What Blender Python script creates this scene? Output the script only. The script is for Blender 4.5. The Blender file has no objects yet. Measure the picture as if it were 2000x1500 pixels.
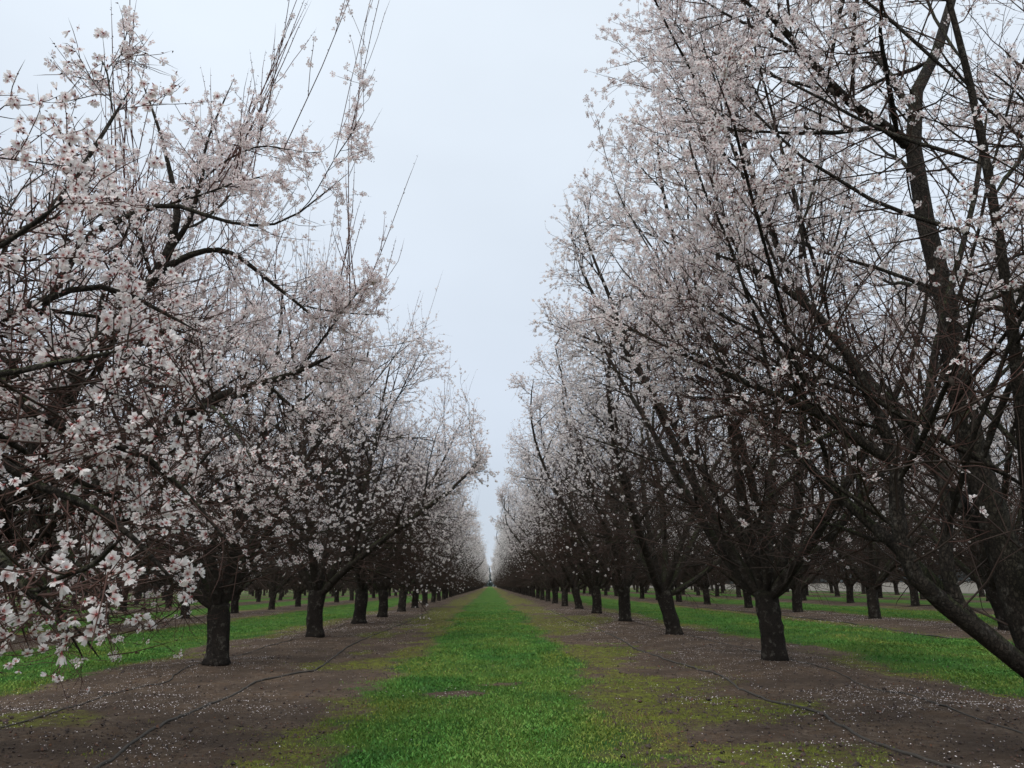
import bpy, math, random
import numpy as np
from mathutils import Matrix, Vector

C = bpy.context.scene
COL = C.collection
R = math.radians

# ------------------------------------------------------------------ camera
def camera_matrix(yaw, pitch, roll, loc):
    F = np.array([math.sin(yaw)*math.cos(pitch), math.cos(yaw)*math.cos(pitch), math.sin(pitch)])
    r0 = np.array([math.cos(yaw), -math.sin(yaw), 0.0]); u0 = np.cross(r0, F)
    up = math.cos(roll)*u0 + math.sin(roll)*r0
    rt = math.cos(roll)*r0 - math.sin(roll)*u0
    m = Matrix(((rt[0], up[0], -F[0], loc[0]), (rt[1], up[1], -F[1], loc[1]), (rt[2], up[2], -F[2], loc[2]), (0, 0, 0, 1)))
    return m, rt, up, F
CAM = np.array([0.0, 0.0, 1.1])
cd = bpy.data.cameras.new('camera'); cam = bpy.data.objects.new('camera', cd); COL.objects.link(cam)
mtx, CR, CU, CF = camera_matrix(R(1.809), R(15.146), R(0.65), CAM)
cam.matrix_world = mtx
cd.sensor_width = 36; cd.lens = 36*1450/2000.0
cd.clip_start = 0.05; cd.clip_end = 4000
C.camera = cam

# ------------------------------------------------------------------ sky and light
SUN_EL, SUN_AZ = R(52), R(200)
world = bpy.data.worlds.new('World'); C.world = world; world.use_nodes = True
nt = world.node_tree; nt.nodes.clear()
def N(t, kind, **kw):
    n = t.nodes.new(kind)
    for k, v in kw.items():
        setattr(n, k, v)
    return n
out = N(nt, 'ShaderNodeOutputWorld'); bg = N(nt, 'ShaderNodeBackground'); bg.inputs['Strength'].default_value = 0.0599
sky = N(nt, 'ShaderNodeTexSky', sky_type='NISHITA'); sky.sun_disc = False; sky.sun_elevation = SUN_EL; sky.sun_rotation = SUN_AZ
tc = N(nt, 'ShaderNodeTexCoord'); sep = N(nt, 'ShaderNodeSeparateXYZ'); nt.links.new(tc.outputs['Generated'], sep.inputs[0])
ramp = N(nt, 'ShaderNodeValToRGB'); nt.links.new(sep.outputs['Z'], ramp.inputs[0])
ramp.color_ramp.elements[0].position = 0.0; ramp.color_ramp.elements[0].color = (5.7/10, 6.4/10, 7.35/10, 1)
ramp.color_ramp.elements[1].position = 0.72; ramp.color_ramp.elements[1].color = (9.1/10, 10.0/10, 11.0/10, 1)
e = ramp.color_ramp.elements.new(1.0); e.color = (1.15, 1.27, 1.42, 1)
e = ramp.color_ramp.elements.new(0.25); e.color = (7.0/10, 7.8/10, 8.9/10, 1)
noi = N(nt, 'ShaderNodeTexNoise'); noi.inputs['Scale'].default_value = 1.6; noi.inputs['Detail'].default_value = 4
mp = N(nt, 'ShaderNodeMapping'); mp.inputs['Scale'].default_value = (1, 1, 2.2)
nt.links.new(tc.outputs['Generated'], mp.inputs[0]); nt.links.new(mp.outputs[0], noi.inputs['Vector'])
mr = N(nt, 'ShaderNodeMapRange'); mr.inputs[1].default_value = 0.25; mr.inputs[2].default_value = 0.75; mr.inputs[3].default_value = 9.1; mr.inputs[4].default_value = 10.6
nt.links.new(noi.outputs['Fac'], mr.inputs[0])
vm = N(nt, 'ShaderNodeVectorMath', operation='SCALE'); nt.links.new(ramp.outputs[0], vm.inputs[0]); nt.links.new(mr.outputs[0], vm.inputs['Scale'])
mx = N(nt, 'ShaderNodeMix', data_type='RGBA'); mx.inputs[0].default_value = 0.93
nt.links.new(sky.outputs[0], mx.inputs[6]); nt.links.new(vm.outputs[0], mx.inputs[7])
nt.links.new(mx.outputs[2], bg.inputs['Color']); nt.links.new(bg.outputs[0], out.inputs[0])

sl = bpy.data.lights.new('sun', 'SUN'); sl.energy = 1.5; sl.angle = R(40); sl.color = (1.0, 0.975, 0.94)
so = bpy.data.objects.new('sun', sl); COL.objects.link(so)
so.rotation_euler = (R(90)-SUN_EL, 0, math.pi-SUN_AZ)
C.view_settings.view_transform = 'Standard'; C.view_settings.look = 'None'
C.view_settings.exposure = 0.74; C.view_settings.gamma = 1.0; C.view_settings.use_curve_mapping = False
C.cycles.max_bounces = 5; C.cycles.diffuse_bounces = 3; C.cycles.glossy_bounces = 1; C.cycles.transmission_bounces = 2

# ------------------------------------------------------------------ helpers
def fbm(x, y, seed=0, octv=4):
    x = np.asarray(x, float); y = np.asarray(y, float); tot = np.zeros(np.broadcast(x, y).shape); amp = 0.5; fr = 1.0; nrm = 0
    for o in range(octv):
        X = x*fr + 17.3*o + seed*7.1; Y = y*fr - 9.7*o + seed*3.3
        xi = np.floor(X); yi = np.floor(Y); fx = X-xi; fy = Y-yi
        fx = fx*fx*(3-2*fx); fy = fy*fy*(3-2*fy)
        def h(a, b):
            s = np.sin(a*127.1 + b*311.7 + seed*74.7 + o*13.1)*43758.5453
            return s - np.floor(s)
        v = (h(xi, yi)*(1-fx)+h(xi+1, yi)*fx)*(1-fy) + (h(xi, yi+1)*(1-fx)+h(xi+1, yi+1)*fx)*fy
        tot += amp*v; nrm += amp; amp *= 0.5; fr *= 2.0
    return tot/nrm
def sstep(a, b, x):
    t = np.clip((x-a)/(b-a), 0, 1); return t*t*(3-2*t)
def nrmz(v):
    return v/np.maximum(np.linalg.norm(v, axis=-1, keepdims=True), 1e-9)

def mk_mesh(name, V, T, mats, mi=None, attrs=None, smooth=False):
    me = bpy.data.meshes.new(name)
    V = np.ascontiguousarray(V, dtype=np.float32); T = np.ascontiguousarray(T, dtype=np.int32)
    me.vertices.add(len(V)); me.vertices.foreach_set('co', V.ravel())
    me.loops.add(T.size); me.loops.foreach_set('vertex_index', T.ravel())
    me.polygons.add(len(T)); k = T.shape[1]
    me.polygons.foreach_set('loop_start', np.arange(0, T.size, k, dtype=np.int32))
    if mi is not None:
        me.polygons.foreach_set('material_index', np.ascontiguousarray(mi, dtype=np.int32))
    if smooth:
        me.polygons.foreach_set('use_smooth', np.ones(len(T), dtype=bool))
    for m in mats:
        me.materials.append(m)
    for k2, a in (attrs or {}).items():
        at = me.attributes.new(k2, 'FLOAT', 'POINT'); at.data.foreach_set('value', np.ascontiguousarray(a, dtype=np.float32))
    me.update(calc_edges=True)
    return me
def link(name, me, parent=None, loc=None, **props):
    o = bpy.data.objects.new(name, me); COL.objects.link(o)
    if parent is not None: o.parent = parent
    if loc is not None: o.location = loc
    for k, v in props.items():
        o[k] = v
    return o

# ------------------------------------------------------------------ materials
def new_mat(name):
    m = bpy.data.materials.new(name); m.use_nodes = True
    t = m.node_tree; b = t.nodes['Principled BSDF']; b.inputs['Roughness'].default_value = 0.85
    b.inputs['Specular IOR Level'].default_value = 0.2
    return m, t, b
def noise(t, scale, detail=4, rough=0.55, vec=None, dim='3D'):
    n = N(t, 'ShaderNodeTexNoise'); n.inputs['Scale'].default_value = scale; n.inputs['Detail'].default_value = detail; n.inputs['Roughness'].default_value = rough
    if vec is not None: t.links.new(vec, n.inputs['Vector'])
    return n
def cramp(t, src, stops):
    r = N(t, 'ShaderNodeValToRGB'); t.links.new(src, r.inputs[0])
    el = r.color_ramp.elements
    el[0].position, el[0].color = stops[0][0], (*stops[0][1], 1)
    el[1].position, el[1].color = stops[-1][0], (*stops[-1][1], 1)
    for p, c in stops[1:-1]:
        q = el.new(p); q.color = (*c, 1)
    return r.outputs[0]
def mixc(t, fac, a, b):
    m = N(t, 'ShaderNodeMix', data_type='RGBA')
    for s, i in ((fac, 0), (a, 6), (b, 7)):
        if isinstance(s, (int, float)): m.inputs[i].default_value = s
        elif isinstance(s, tuple): m.inputs[i].default_value = (*s, 1)
        else: t.links.new(s, m.inputs[i])
    return m.outputs[2]
def mth(t, op, a, b=0.0, clamp=False):
    m = N(t, 'ShaderNodeMath', operation=op); m.use_clamp = clamp
    for i, s in enumerate((a, b)):
        if isinstance(s, (int, float)): m.inputs[i].default_value = s
        else: t.links.new(s, m.inputs[i])
    return m.outputs[0]
def bump(t, b, h, strength=0.5, dist=0.02):
    n = N(t, 'ShaderNodeBump'); n.inputs['Strength'].default_value = strength; n.inputs['Distance'].default_value = dist
    t.links.new(h, n.inputs['Height']); t.links.new(n.outputs[0], b.inputs['Normal'])
def attr(t, name):
    a = N(t, 'ShaderNodeAttribute'); a.attribute_name = name; return a.outputs['Fac']

def bark_mat(name, dark, light, moss_amt):
    m, t, b = new_mat(name)
    tcn = N(t, 'ShaderNodeTexCoord'); mpn = N(t, 'ShaderNodeMapping'); mpn.inputs['Scale'].default_value = (1, 1, 0.45)
    t.links.new(tcn.outputs['Object'], mpn.inputs[0])
    n1 = noise(t, 5, 6, 0.65, tcn.outputs['Object']); n2 = noise(t, 38, 5, 0.7, mpn.outputs[0]); n3 = noise(t, 3.0, 3, 0.6, tcn.outputs['Object'])
    c = cramp(t, n1.outputs['Fac'], [(0.3, dark), (0.7, light)])
    c2 = mixc(t, mth(t, 'MULTIPLY', n2.outputs['Fac'], 0.7), c, tuple(x*0.35 for x in dark))
    ge = N(t, 'ShaderNodeNewGeometry'); sp = N(t, 'ShaderNodeSeparateXYZ'); t.links.new(ge.outputs['Normal'], sp.inputs[0])
    up = mth(t, 'MULTIPLY_ADD', sp.outputs['Z'], 0.6); t.nodes[-1].inputs[2].default_value = -0.05
    f = mth(t, 'MULTIPLY', up, mth(t, 'GREATER_THAN', n3.outputs['Fac'], 0.47), clamp=True)
    f = mth(t, 'MULTIPLY', f, moss_amt, clamp=True)
    c3 = mixc(t, f, c2, (0.06, 0.08, 0.022))
    vo = N(t, 'ShaderNodeTexVoronoi'); vo.feature = 'DISTANCE_TO_EDGE'; vo.inputs['Scale'].default_value = 42; mq = N(t, 'ShaderNodeMapping'); mq.inputs['Scale'].default_value = (1, 1, 0.55)
    wv = mth(t, 'MULTIPLY', n2.outputs['Fac'], 0.12); va = N(t, 'ShaderNodeVectorMath', operation='ADD'); t.links.new(tcn.outputs['Object'], va.inputs[0]); t.links.new(wv, va.inputs[1])
    t.links.new(va.outputs[0], mq.inputs[0]); t.links.new(mq.outputs[0], vo.inputs['Vector'])
    crack = cramp(t, vo.outputs['Distance'], [(0.0, (0.35, 0.35, 0.35)), (0.16, (1, 1, 1))])
    n5 = noise(t, 11, 3, 0.6, tcn.outputs['Object'])
    c3 = mixc(t, cramp(t, n5.outputs['Fac'], [(0.56, (0, 0, 0)), (0.66, (0.55, 0.55, 0.55))]), c3, (0.17, 0.155, 0.13))
    c3 = mixc(t, crack, tuple(x*0.4 for x in dark), c3)
    t.links.new(c3, b.inputs['Base Color']); b.inputs['Roughness'].default_value = 0.9
    bump(t, b, mth(t, 'ADD', mth(t, 'ADD', n2.outputs['Fac'], n1.outputs['Fac']), crack), 1.0, 0.02)
    return m
M_TRUNK = bark_mat('bark_trunk', (0.024, 0.019, 0.015), (0.07, 0.055, 0.044), 0.5)
M_LIMB = bark_mat('bark_limb', (0.036, 0.029, 0.022), (0.105, 0.085, 0.067), 1.6)
def twig_mat():
    m, t, b = new_mat('twig_bark')
    tcn = N(t, 'ShaderNodeTexCoord'); n1 = noise(t, 1.7, 3, 0.6, tcn.outputs['Object'])
    c = cramp(t, n1.outputs['Fac'], [(0.3, (0.03, 0.024, 0.02)), (0.5, (0.055, 0.04, 0.032)), (0.72, (0.075, 0.042, 0.034))])
    c = mixc(t, attr(t, 'young'), c, (0.11, 0.05, 0.04))
    t.links.new(c, b.inputs['Base Color']); return m
M_TWIG = twig_mat()
def petal_mat(name, pink):
    m, t, b = new_mat(name)
    tcn = N(t, 'ShaderNodeTexCoord'); n1 = noise(t, 9, 2, 0.5, tcn.outputs['Object'])
    white = (0.94, 0.91, 0.89); pk = (0.90, 0.79, 0.77)
    c = cramp(t, n1.outputs['Fac'], [(0.3, white), (0.75, tuple(white[i]*(1-pink)+pk[i]*pink for i in range(3)))])
    c = mixc(t, attr(t, 'base'), c, (0.62, 0.30, 0.29))
    df = N(t, 'ShaderNodeBsdfDiffuse'); tr = N(t, 'ShaderNodeBsdfTranslucent'); ms = N(t, 'ShaderNodeMixShader'); ms.inputs[0].default_value = 0.5
    t.links.new(c, df.inputs[0]); t.links.new(c, tr.inputs[0]); t.links.new(df.outputs[0], ms.inputs[1]); t.links.new(tr.outputs[0], ms.inputs[2])
    t.links.new(ms.outputs[0], t.nodes['Material Output'].inputs[0]); return m
M_PETAL_L = petal_mat('petal_pinkish', 0.35)
M_PETAL_R = petal_mat('petal_white', 0.15)
def plain(name, c, rough=0.8):
    m, t, b = new_mat(name)
    tcn = N(t, 'ShaderNodeTexCoord'); n1 = noise(t, 20, 3, 0.6, tcn.outputs['Object'])
    cc = mixc(t, n1.outputs['Fac'], tuple(x*0.7 for x in c), tuple(min(1, x*1.3) for x in c))
    t.links.new(cc, b.inputs['Base Color']); b.inputs['Roughness'].default_value = rough; return m
M_CALYX = plain('calyx_red', (0.20, 0.05, 0.045))
M_STAMEN = plain('flower_centre', (0.50, 0.20, 0.17))
M_NUT = plain('dried_hull', (0.03, 0.022, 0.017))
M_HOSE = plain('black_hose', (0.075, 0.066, 0.056), 0.8)
M_FALLEN = plain('fallen_petal', (0.66, 0.59, 0.57))

# ------------------------------------------------------------------ the lie of the land
ROW0, PITCH = 3.83, 7.4
MOUNDS = [(-3.83, 11.06), (-3.83, 17.04), (-3.83, 22.96), (-3.83, 27.9), (3.83, 10.47), (3.83, 16.27), (3.83, 22.07), (3.83, 27.87), (3.83, 33.67)]
def aisle_d(x):          # distance from the nearest aisle centre and the aisle's index
    k = np.round(x/PITCH); return np.abs(x-k*PITCH), k
def ground_h(x, y):
    x = np.asarray(x, float); y = np.asarray(y, float)
    d, k = aisle_d(x)
    berm = 0.05*sstep(2.2, 3.6, d)
    near = 1/(1+(np.hypot(x, y)/120.0)**2)
    n = (fbm(x*0.6, y*0.6, 3)-0.5)*0.07 + (fbm(x*3.1, y*3.1, 5, 3)-0.5)*0.03
    n2 = (fbm(x*9, y*9, 9, 2)-0.5)*0.018
    for mx_, my_ in MOUNDS: berm = berm+0.07*np.exp(-(((x-mx_)**2+(y-my_)**2)/0.35**2))
    return berm*near + n*near + n2*near*(np.abs(x) < 20) - 0.02
def cover(x, y):
    d, k = aisle_d(x)
    hw = np.where(k == 0, 1.25, 1.85)
    w = (fbm(x*0.9, y*0.5, 11)-0.5)*1.2 + (fbm(x*4, y*4, 12, 3)-0.5)*0.5
    lush = 1-sstep(-0.42, 0.38, d+w-hw)
    hm = np.where(k == 0, 2.85, 2.5)
    p1 = fbm(x*0.55+40, y*0.35, 21); p2 = fbm(x*2.3, y*2.0, 22, 3)
    band = 1-sstep(-0.4, 0.4, d+w*0.8-hm)
    far = sstep(9, 26, y)*0.16
    moss = band*sstep(0.47, 0.60, p1*0.6+p2*0.4+far + np.clip((1.75-d)*0.22, -0.05, 0.2))
    # the patches one can point at in the photograph
    def spot(cx, cy, rx, ry):
        q = np.hypot((x-cx)/rx, (y-cy)/ry) + (fbm(x*5, y*5, 33, 3)-0.5)*0.9
        return 1-sstep(0.7, 1.15, q)
    for s in ((2.35, 7.2, 0.65, 0.7), (1.85, 5.3, 0.75, 0.55), (-2.0, 11.8, 1.0, 0.8), (-4.3, 7.0, 1.1, 0.6), (2.85, 25, 1.2, 3), (-2.7, 18.6, 0.5, 1.0)):
        moss = np.maximum(moss, spot(*s)*0.95)
    bare = np.maximum(spot(-0.42, 8.62, 0.42, 0.22), np.maximum(spot(-2.2, 7.8, 0.6, 0.6), 0))
    bare = np.maximum(bare, spot(0.1, 9.35, 0.35, 0.12))
    lush = lush*(1-bare); moss = moss*(1-bare)
    inside = (x > -100) & (x < 37.5+1.2*(fbm(y*0.2, y*0, 2)-0.5))
    return lush*inside, moss*(1-lush)*inside

def ground():
    ax = np.concatenate([np.arange(0, 6.5, 0.11), np.arange(6.5, 16, 0.25), 16*1.08**np.arange(0, 58)])
    xs = np.unique(np.concatenate([-ax, ax])).round(4)
    ys = [-12.0]
    while ys[-1] < 1600:
        y = ys[-1]
        ys.append(y + (0.5 if y < 3 else max(0.1, 0.015*y) if y < 60 else 0.04*y))
    ys = np.concatenate([[-1500, -500, -150, -50, -22], np.array(ys)])
    X, Y = np.meshgrid(xs, ys)
    Z = ground_h(X, Y)
    lush, moss = cover(X, Y)
    nx, ny = len(xs), len(ys)
    idx = np.arange(nx*ny).reshape(ny, nx)
    Q = np.stack([idx[:-1, :-1], idx[:-1, 1:], idx[1:, 1:], idx[1:, :-1]], -1).reshape(-1, 4)
    m, t, b = new_mat('orchard_ground')
    tcn = N(t, 'ShaderNodeTexCoord'); v = tcn.outputs['Object']
    nA = noise(t, 1.3, 5, 0.6, v); nB = noise(t, 14, 6, 0.7, v); nC = noise(t, 70, 4, 0.7, v); nD = noise(t, 4.5, 4, 0.6, v)
    soil = cramp(t, nB.outputs['Fac'], [(0.25, (0.055, 0.038, 0.026)), (0.5, (0.125, 0.091, 0.066)), (0.8, (0.24, 0.185, 0.14))])
    soil = mixc(t, cramp(t, nD.outputs['Fac'], [(0.45, (0, 0, 0)), (0.66, (0.65, 0.65, 0.65))]), soil, (0.12, 0.075, 0.045))
    soil = mixc(t, cramp(t, nA.outputs['Fac'], [(0.4, (0.75, 0.75, 0.75)), (0.6, (0, 0, 0))]), soil, (0.068, 0.050, 0.038))
    mossc = cramp(t, nB.outputs['Fac'], [(0.3, (0.06, 0.06, 0.02)), (0.5, (0.13, 0.14, 0.027)), (0.7, (0.22, 0.25, 0.035))])
    mossc = mixc(t, cramp(t, nD.outputs['Fac'], [(0.42, (0, 0, 0)), (0.60, (0.9, 0.9, 0.9))]), mossc, (0.10, 0.072, 0.045))
    lushc = cramp(t, nC.outputs['Fac'], [(0.3, (0.022, 0.065, 0.014)), (0.6, (0.04, 0.11, 0.022)), (0.8, (0.065, 0.15, 0.03))])
    lushc = mixc(t, cramp(t, nA.outputs['Fac'], [(0.38, (0, 0, 0)), (0.65, (0.9, 0.9, 0.9))]), lushc, (0.095, 0.155, 0.024))
    fm = mth(t, 'ADD', attr(t, 'moss'), mth(t, 'MULTIPLY', mth(t, 'SUBTRACT', nB.outputs['Fac'], 0.5), 1.7))
    fm = mth(t, 'ADD', fm, mth(t, 'MULTIPLY', mth(t, 'SUBTRACT', nD.outputs['Fac'], 0.5), 1.3))
    fm = cramp(t, fm, [(0.3, (0, 0, 0)), (0.85, (1, 1, 1))])
    fl = mth(t, 'ADD', attr(t, 'lush'), mth(t, 'MULTIPLY', mth(t, 'SUBTRACT', nB.outputs['Fac'], 0.5), 0.9))
    fl = cramp(t, fl, [(0.3, (0, 0, 0)), (0.7, (1, 1, 1))])
    c = mixc(t, fm, soil, mossc); c = mixc(t, fl, c, lushc)
    # small pale specks of petals too far away to be modelled
    vo = N(t, 'ShaderNodeTexVoronoi'); vo.inputs['Scale'].default_value = 14; t.links.new(v, vo.inputs['Vector'])
    sp = mth(t, 'LESS_THAN', vo.outputs['Distance'], 0.13)
    sp = mth(t, 'MULTIPLY', sp, attr(t, 'specks'))
    c = mixc(t, sp, c, (0.7, 0.64, 0.64))
    t.links.new(c, b.inputs['Base Color']); b.inputs['Roughness'].default_value = 0.95; b.inputs['Specular IOR Level'].default_value = 0.1
    bump(t, b, mth(t, 'ADD', nB.outputs['Fac'], nC.outputs['Fac']), 0.8, 0.03)
    d, k = aisle_d(X)
    specks = sstep(22, 34, np.hypot(X, Y))*sstep(1.9, 2.8, d)*(X < 37)*0.9
    me = mk_mesh('ground', np.stack([X, Y, Z], -1).reshape(-1, 3), Q, [m], attrs={'lush': lush.ravel(), 'moss': moss.ravel(), 'specks': specks.ravel()}, smooth=True)
    link('ground', me, kind='structure')
    # pale ploughed field past the last row on the right
    m, t, b = new_mat('dry_field')
    tcn = N(t, 'ShaderNodeTexCoord'); n = noise(t, 0.35, 6, 0.65, tcn.outputs['Object'])
    t.links.new(cramp(t, n.outputs['Fac'], [(0.3, (0.10, 0.088, 0.068)), (0.7, (0.16, 0.14, 0.11))]), b.inputs['Base Color'])
    ysf = np.concatenate([np.linspace(10, 420, 160)]); L_ = 38.5 + 1.6*(fbm(ysf*0.35, 0*ysf, 4)-0.5)
    V = np.concatenate([np.stack([L_, ysf, ysf*0+0.03], -1), np.stack([ysf*0+620, ysf, ysf*0+0.03], -1)])
    n_ = len(ysf); i = np.arange(n_-1); Q = np.stack([i, i+n_, i+n_+1, i+1], -1)
    link('bare_field', mk_mesh('bare_field', V, Q, [m]), kind='structure')
ground()

# ------------------------------------------------------------------ branch growth
def tubes(P, Rd, S, rng, bumpy=0.0):
    """P (N,K,3) centre lines, Rd (N,K) radii -> verts, tris"""
    n, K, _ = P.shape
    T = np.empty_like(P); T[:, 1:-1] = P[:, 2:]-P[:, :-2]; T[:, 0] = P[:, 1]-P[:, 0]; T[:, -1] = P[:, -1]-P[:, -2]; T = nrmz(T)
    U = np.empty_like(P)
    ref = rng.normal(size=(n, 3)); ref = nrmz(ref-(ref*T[:, 0]).sum(-1, keepdims=True)*T[:, 0])
    for k in range(K):
        ref = nrmz(ref-(ref*T[:, k]).sum(-1, keepdims=True)*T[:, k]); U[:, k] = ref
    W = np.cross(T, U)
    a = np.arange(S)*2*math.pi/S
    Rd = np.array(Rd); Rd[:, -1] *= 0.15
    if S > 6: Rd[:, 0] *= 0.3
    rr = Rd[:, :, None]*np.ones(S)
    if bumpy > 0: rr = rr*(1+bumpy*rng.normal(size=rr.shape))
    V = P[:, :, None, :] + rr[..., None]*(np.cos(a)[:, None]*U[:, :, None, :] + np.sin(a)[:, None]*W[:, :, None, :])
    base = (np.arange(n)*K*S)[:, None, None]
    k = np.arange(K-1)[None, :, None]; s = np.arange(S)[None, None, :]; s2 = (s+1) % S
    A = base+k*S+s; B = base+k*S+s2; D = base+(k+1)*S+s; E = base+(k+1)*S+s2
    Tm = np.concatenate([np.stack([A, B, E], -1).reshape(-1, 3), np.stack([A, E, D], -1).reshape(-1, 3)])
    return V.reshape(-1, 3), Tm
def cat(parts):
    Vs, Ts, o = [], [], 0
    for V, T in parts:
        Vs.append(V); Ts.append(T+o); o += len(V)
    return np.concatenate(Vs), np.concatenate(Ts)
ENVS = {'L': ([0.3, 1.0, 2.0, 3.5, 5.3, 6.5, 7.3, 8.0], [2.1, 2.7, 3.1, 3.35, 3.35, 2.9, 1.9, 0.6]),
        'L0': ([0.3, 1.0, 1.8, 2.5, 3.0, 3.4, 3.8, 4.4], [2.0, 2.6, 2.9, 3.0, 2.8, 2.2, 1.3, 0.5]),
        'M0': ([0.3, 0.8, 1.3, 1.7, 2.0, 2.3, 2.7, 3.2], [2.2, 2.9, 3.2, 3.2, 3.0, 2.5, 1.4, 0.5]),
        'R0': ([0.3, 1.2, 2.5, 4.2, 5.8, 7.0, 7.8, 8.6], [1.6, 2.3, 2.85, 3.1, 3.2, 3.1, 2.3, 0.8]),
        'R': ([0.3, 1.2, 2.5, 4.0, 5.6, 6.9, 7.8, 8.6], [1.6, 2.4, 2.95, 3.15, 3.2, 2.95, 2.1, 0.8])}
ENV = ENVS['L']
def env_r(z, sc):
    return sc*np.interp(z, *ENV)
def out_ratio(p, sc):
    return np.hypot(p[..., 0], p[..., 1])/env_r(p[..., 2], sc)
def grow(rng, P, Rd, n_per, t0, t1, length, ang, K, up, wig, rr, rtip, rcap, sc=1.0, taper=0.5, bias=0.0, zlow=0.9, shrink=0.35, keep=None, lift=0.0):
    n, Kp, _ = P.shape
    idx = np.repeat(np.arange(n), n_per); m = len(idx)
    j = np.tile(np.arange(n_per), n)
    t = t0+(t1-t0)*(j+rng.random(m))/n_per
    f = t*(Kp-1); i = np.minimum(f.astype(int), Kp-2); fr = (f-i)[:, None]
    pos = P[idx, i]*(1-fr)+P[idx, i+1]*fr; tan = nrmz(P[idx, i+1]-P[idx, i]); pr = Rd[idx, i]*(1-fr[:, 0])+Rd[idx, i+1]*fr[:, 0]
    if keep is not None:
        kk = keep(pos, rng.random(m)); pos, tan, pr, t = pos[kk], tan[kk], pr[kk], t[kk]; m = len(pos)
    pp = rng.normal(size=(m, 3)); pp[:, 2] += bias; pp = nrmz(pp-(pp*tan).sum(-1, keepdims=True)*tan)
    a = np.radians(rng.normal(ang, 12, m))[:, None]
    d = nrmz(nrmz(np.cos(a)*tan+np.sin(a)*pp)+np.array([0, 0, lift]))
    L = length*(1-taper*t)*(0.55+0.9*rng.random(m))
    for _ in range(2):
        en = pos+d*L[:, None]; bad = (out_ratio(en, sc) > 1) | (en[:, 2] < zlow) | (en[:, 2] > ENV[0][-1])
        L = np.where(bad, L*shrink**0.5, L)
    L = np.maximum(L, length*0.15)
    st = (L/(K-1))[:, None]; rel = 1.0/(K-1)
    pts = [pos]; ups = (up*(0.6+0.8*rng.random(m)))[:, None]*np.array([0, 0, 1.0])
    for k in range(K-1):
        pos = pos+d*st; pts.append(pos); d = nrmz(d+(ups+wig*rng.normal(size=(m, 3)))*rel)
    pts = np.stack(pts, 1)
    r0 = np.minimum(pr*rr, rcap*(L/length)**0.5)[:, None]; s = np.linspace(0, 1, K)[None]
    return pts, r0*(1-s)+np.minimum(rtip, r0)*s

def smooth_line(pts, n):
    P = np.array(pts, float); P = np.vstack([2*P[0]-P[1], P, 2*P[-1]-P[-2]]); m = len(P)-3
    u = np.linspace(0, m-1e-6, n); i = u.astype(int); t = (u-i)[:, None]
    a, b, c, d = P[i], P[i+1], P[i+2], P[i+3]
    return 0.5*((2*b)+(-a+c)*t+(2*a-5*b+4*c-d)*t*t+(-a+3*b-3*c+d)*t**3)

# blossom templates ------------------------------------------------
def tmpl_hi(seed):
    rg = np.random.default_rng(seed); V = []; T = []; mi = []; at = []
    cup = (0.0, 0.25, 0.45, 0.7, 1.05, 1.7)[seed]
    for p in range(5):
        a = p*2*math.pi/5+rg.normal(0, 0.08); ca, sa = math.cos(a), math.sin(a); c2 = cup+rg.normal(0, 0.16); w = rg.uniform(0.85, 1.1)
        loc = [(0.10, 0, 0, 1.0), (0.50, 0.34*w, 0.3*c2, 0.08), (0.50, -0.34*w, 0.3*c2, 0.08), (0.58, 0, 0.3*c2-0.08, 0.08), (0.95, 0.27*w, 0.7*c2, 0), (0.95, -0.27*w, 0.7*c2, 0), (0.90, 0, 0.65*c2-0.03, 0)]; loc = [(x/(1+0.35*max(0, c2)), y/(1+0.1*max(0, c2)), z, q) for x, y, z, q in loc]
        b0 = len(V)
        for x, y, z, q in loc:
            V.append((x*ca-y*sa, x*sa+y*ca, z)); at.append(q)
        for q in ((0, 3, 1), (0, 2, 3), (1, 3, 6), (1, 6, 4), (2, 5, 6), (2, 6, 3)):
            T.append(tuple(b0+k for k in q)); mi.append(0)
    b0 = len(V); V.append((0, 0, 0.05)); at.append(0)                      # stamens: a small raised star
    for k in range(5):
        a = k*2*math.pi/5+0.6; V.append((0.17*math.cos(a), 0.17*math.sin(a), 0.24)); at.append(0)
    for k in range(5):
        T.append((b0, b0+1+k, b0+1+(k+1) % 5)); mi.append(2)
    b0 = len(V); V.append((0, 0, -0.5)); at.append(0)                      # calyx cup and stalk
    for k in range(4):
        a = k*math.pi/2; V.append((0.19*math.cos(a), 0.19*math.sin(a), -0.02)); at.append(0)
    for k in range(4):
        T.append((b0, b0+1+(k+1) % 4, b0+1+k)); mi.append(1)
    return np.array(V, float), np.array(T), np.array(mi), np.array(at, float)
def tmpl_mid(seed):
    rg = np.random.default_rng(seed); V = []; T = []; mi = []; at = []; cup = rg.uniform(0.0, 0.7)
    for p in range(5):
        a = p*2*math.pi/5; ca, sa = math.cos(a), math.sin(a); c2 = cup+rg.normal(0, 0.15); b0 = len(V)
        for x, y, z, q in ((0.08, 0, 0, 0.55), (0.7, 0.36, 0.5*c2, 0.0), (1.0, 0, 0.8*c2, 0.0), (0.7, -0.36, 0.5*c2, 0.0)):
            V.append((x*ca-y*sa, x*sa+y*ca, z)); at.append(q)
        T += [(b0, b0+1, b0+2), (b0, b0+2, b0+3)]; mi += [0, 0]
    b0 = len(V); V += [(0, 0, -0.45), (0.18, 0, 0), (-0.1, 0.16, 0), (-0.1, -0.16, 0)]; at += [0]*4
    T += [(b0, b0+2, b0+1), (b0, b0+1, b0+3)]; mi += [1, 1]
    return np.array(V, float), np.array(T), np.array(mi), np.array(at, float)
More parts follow.
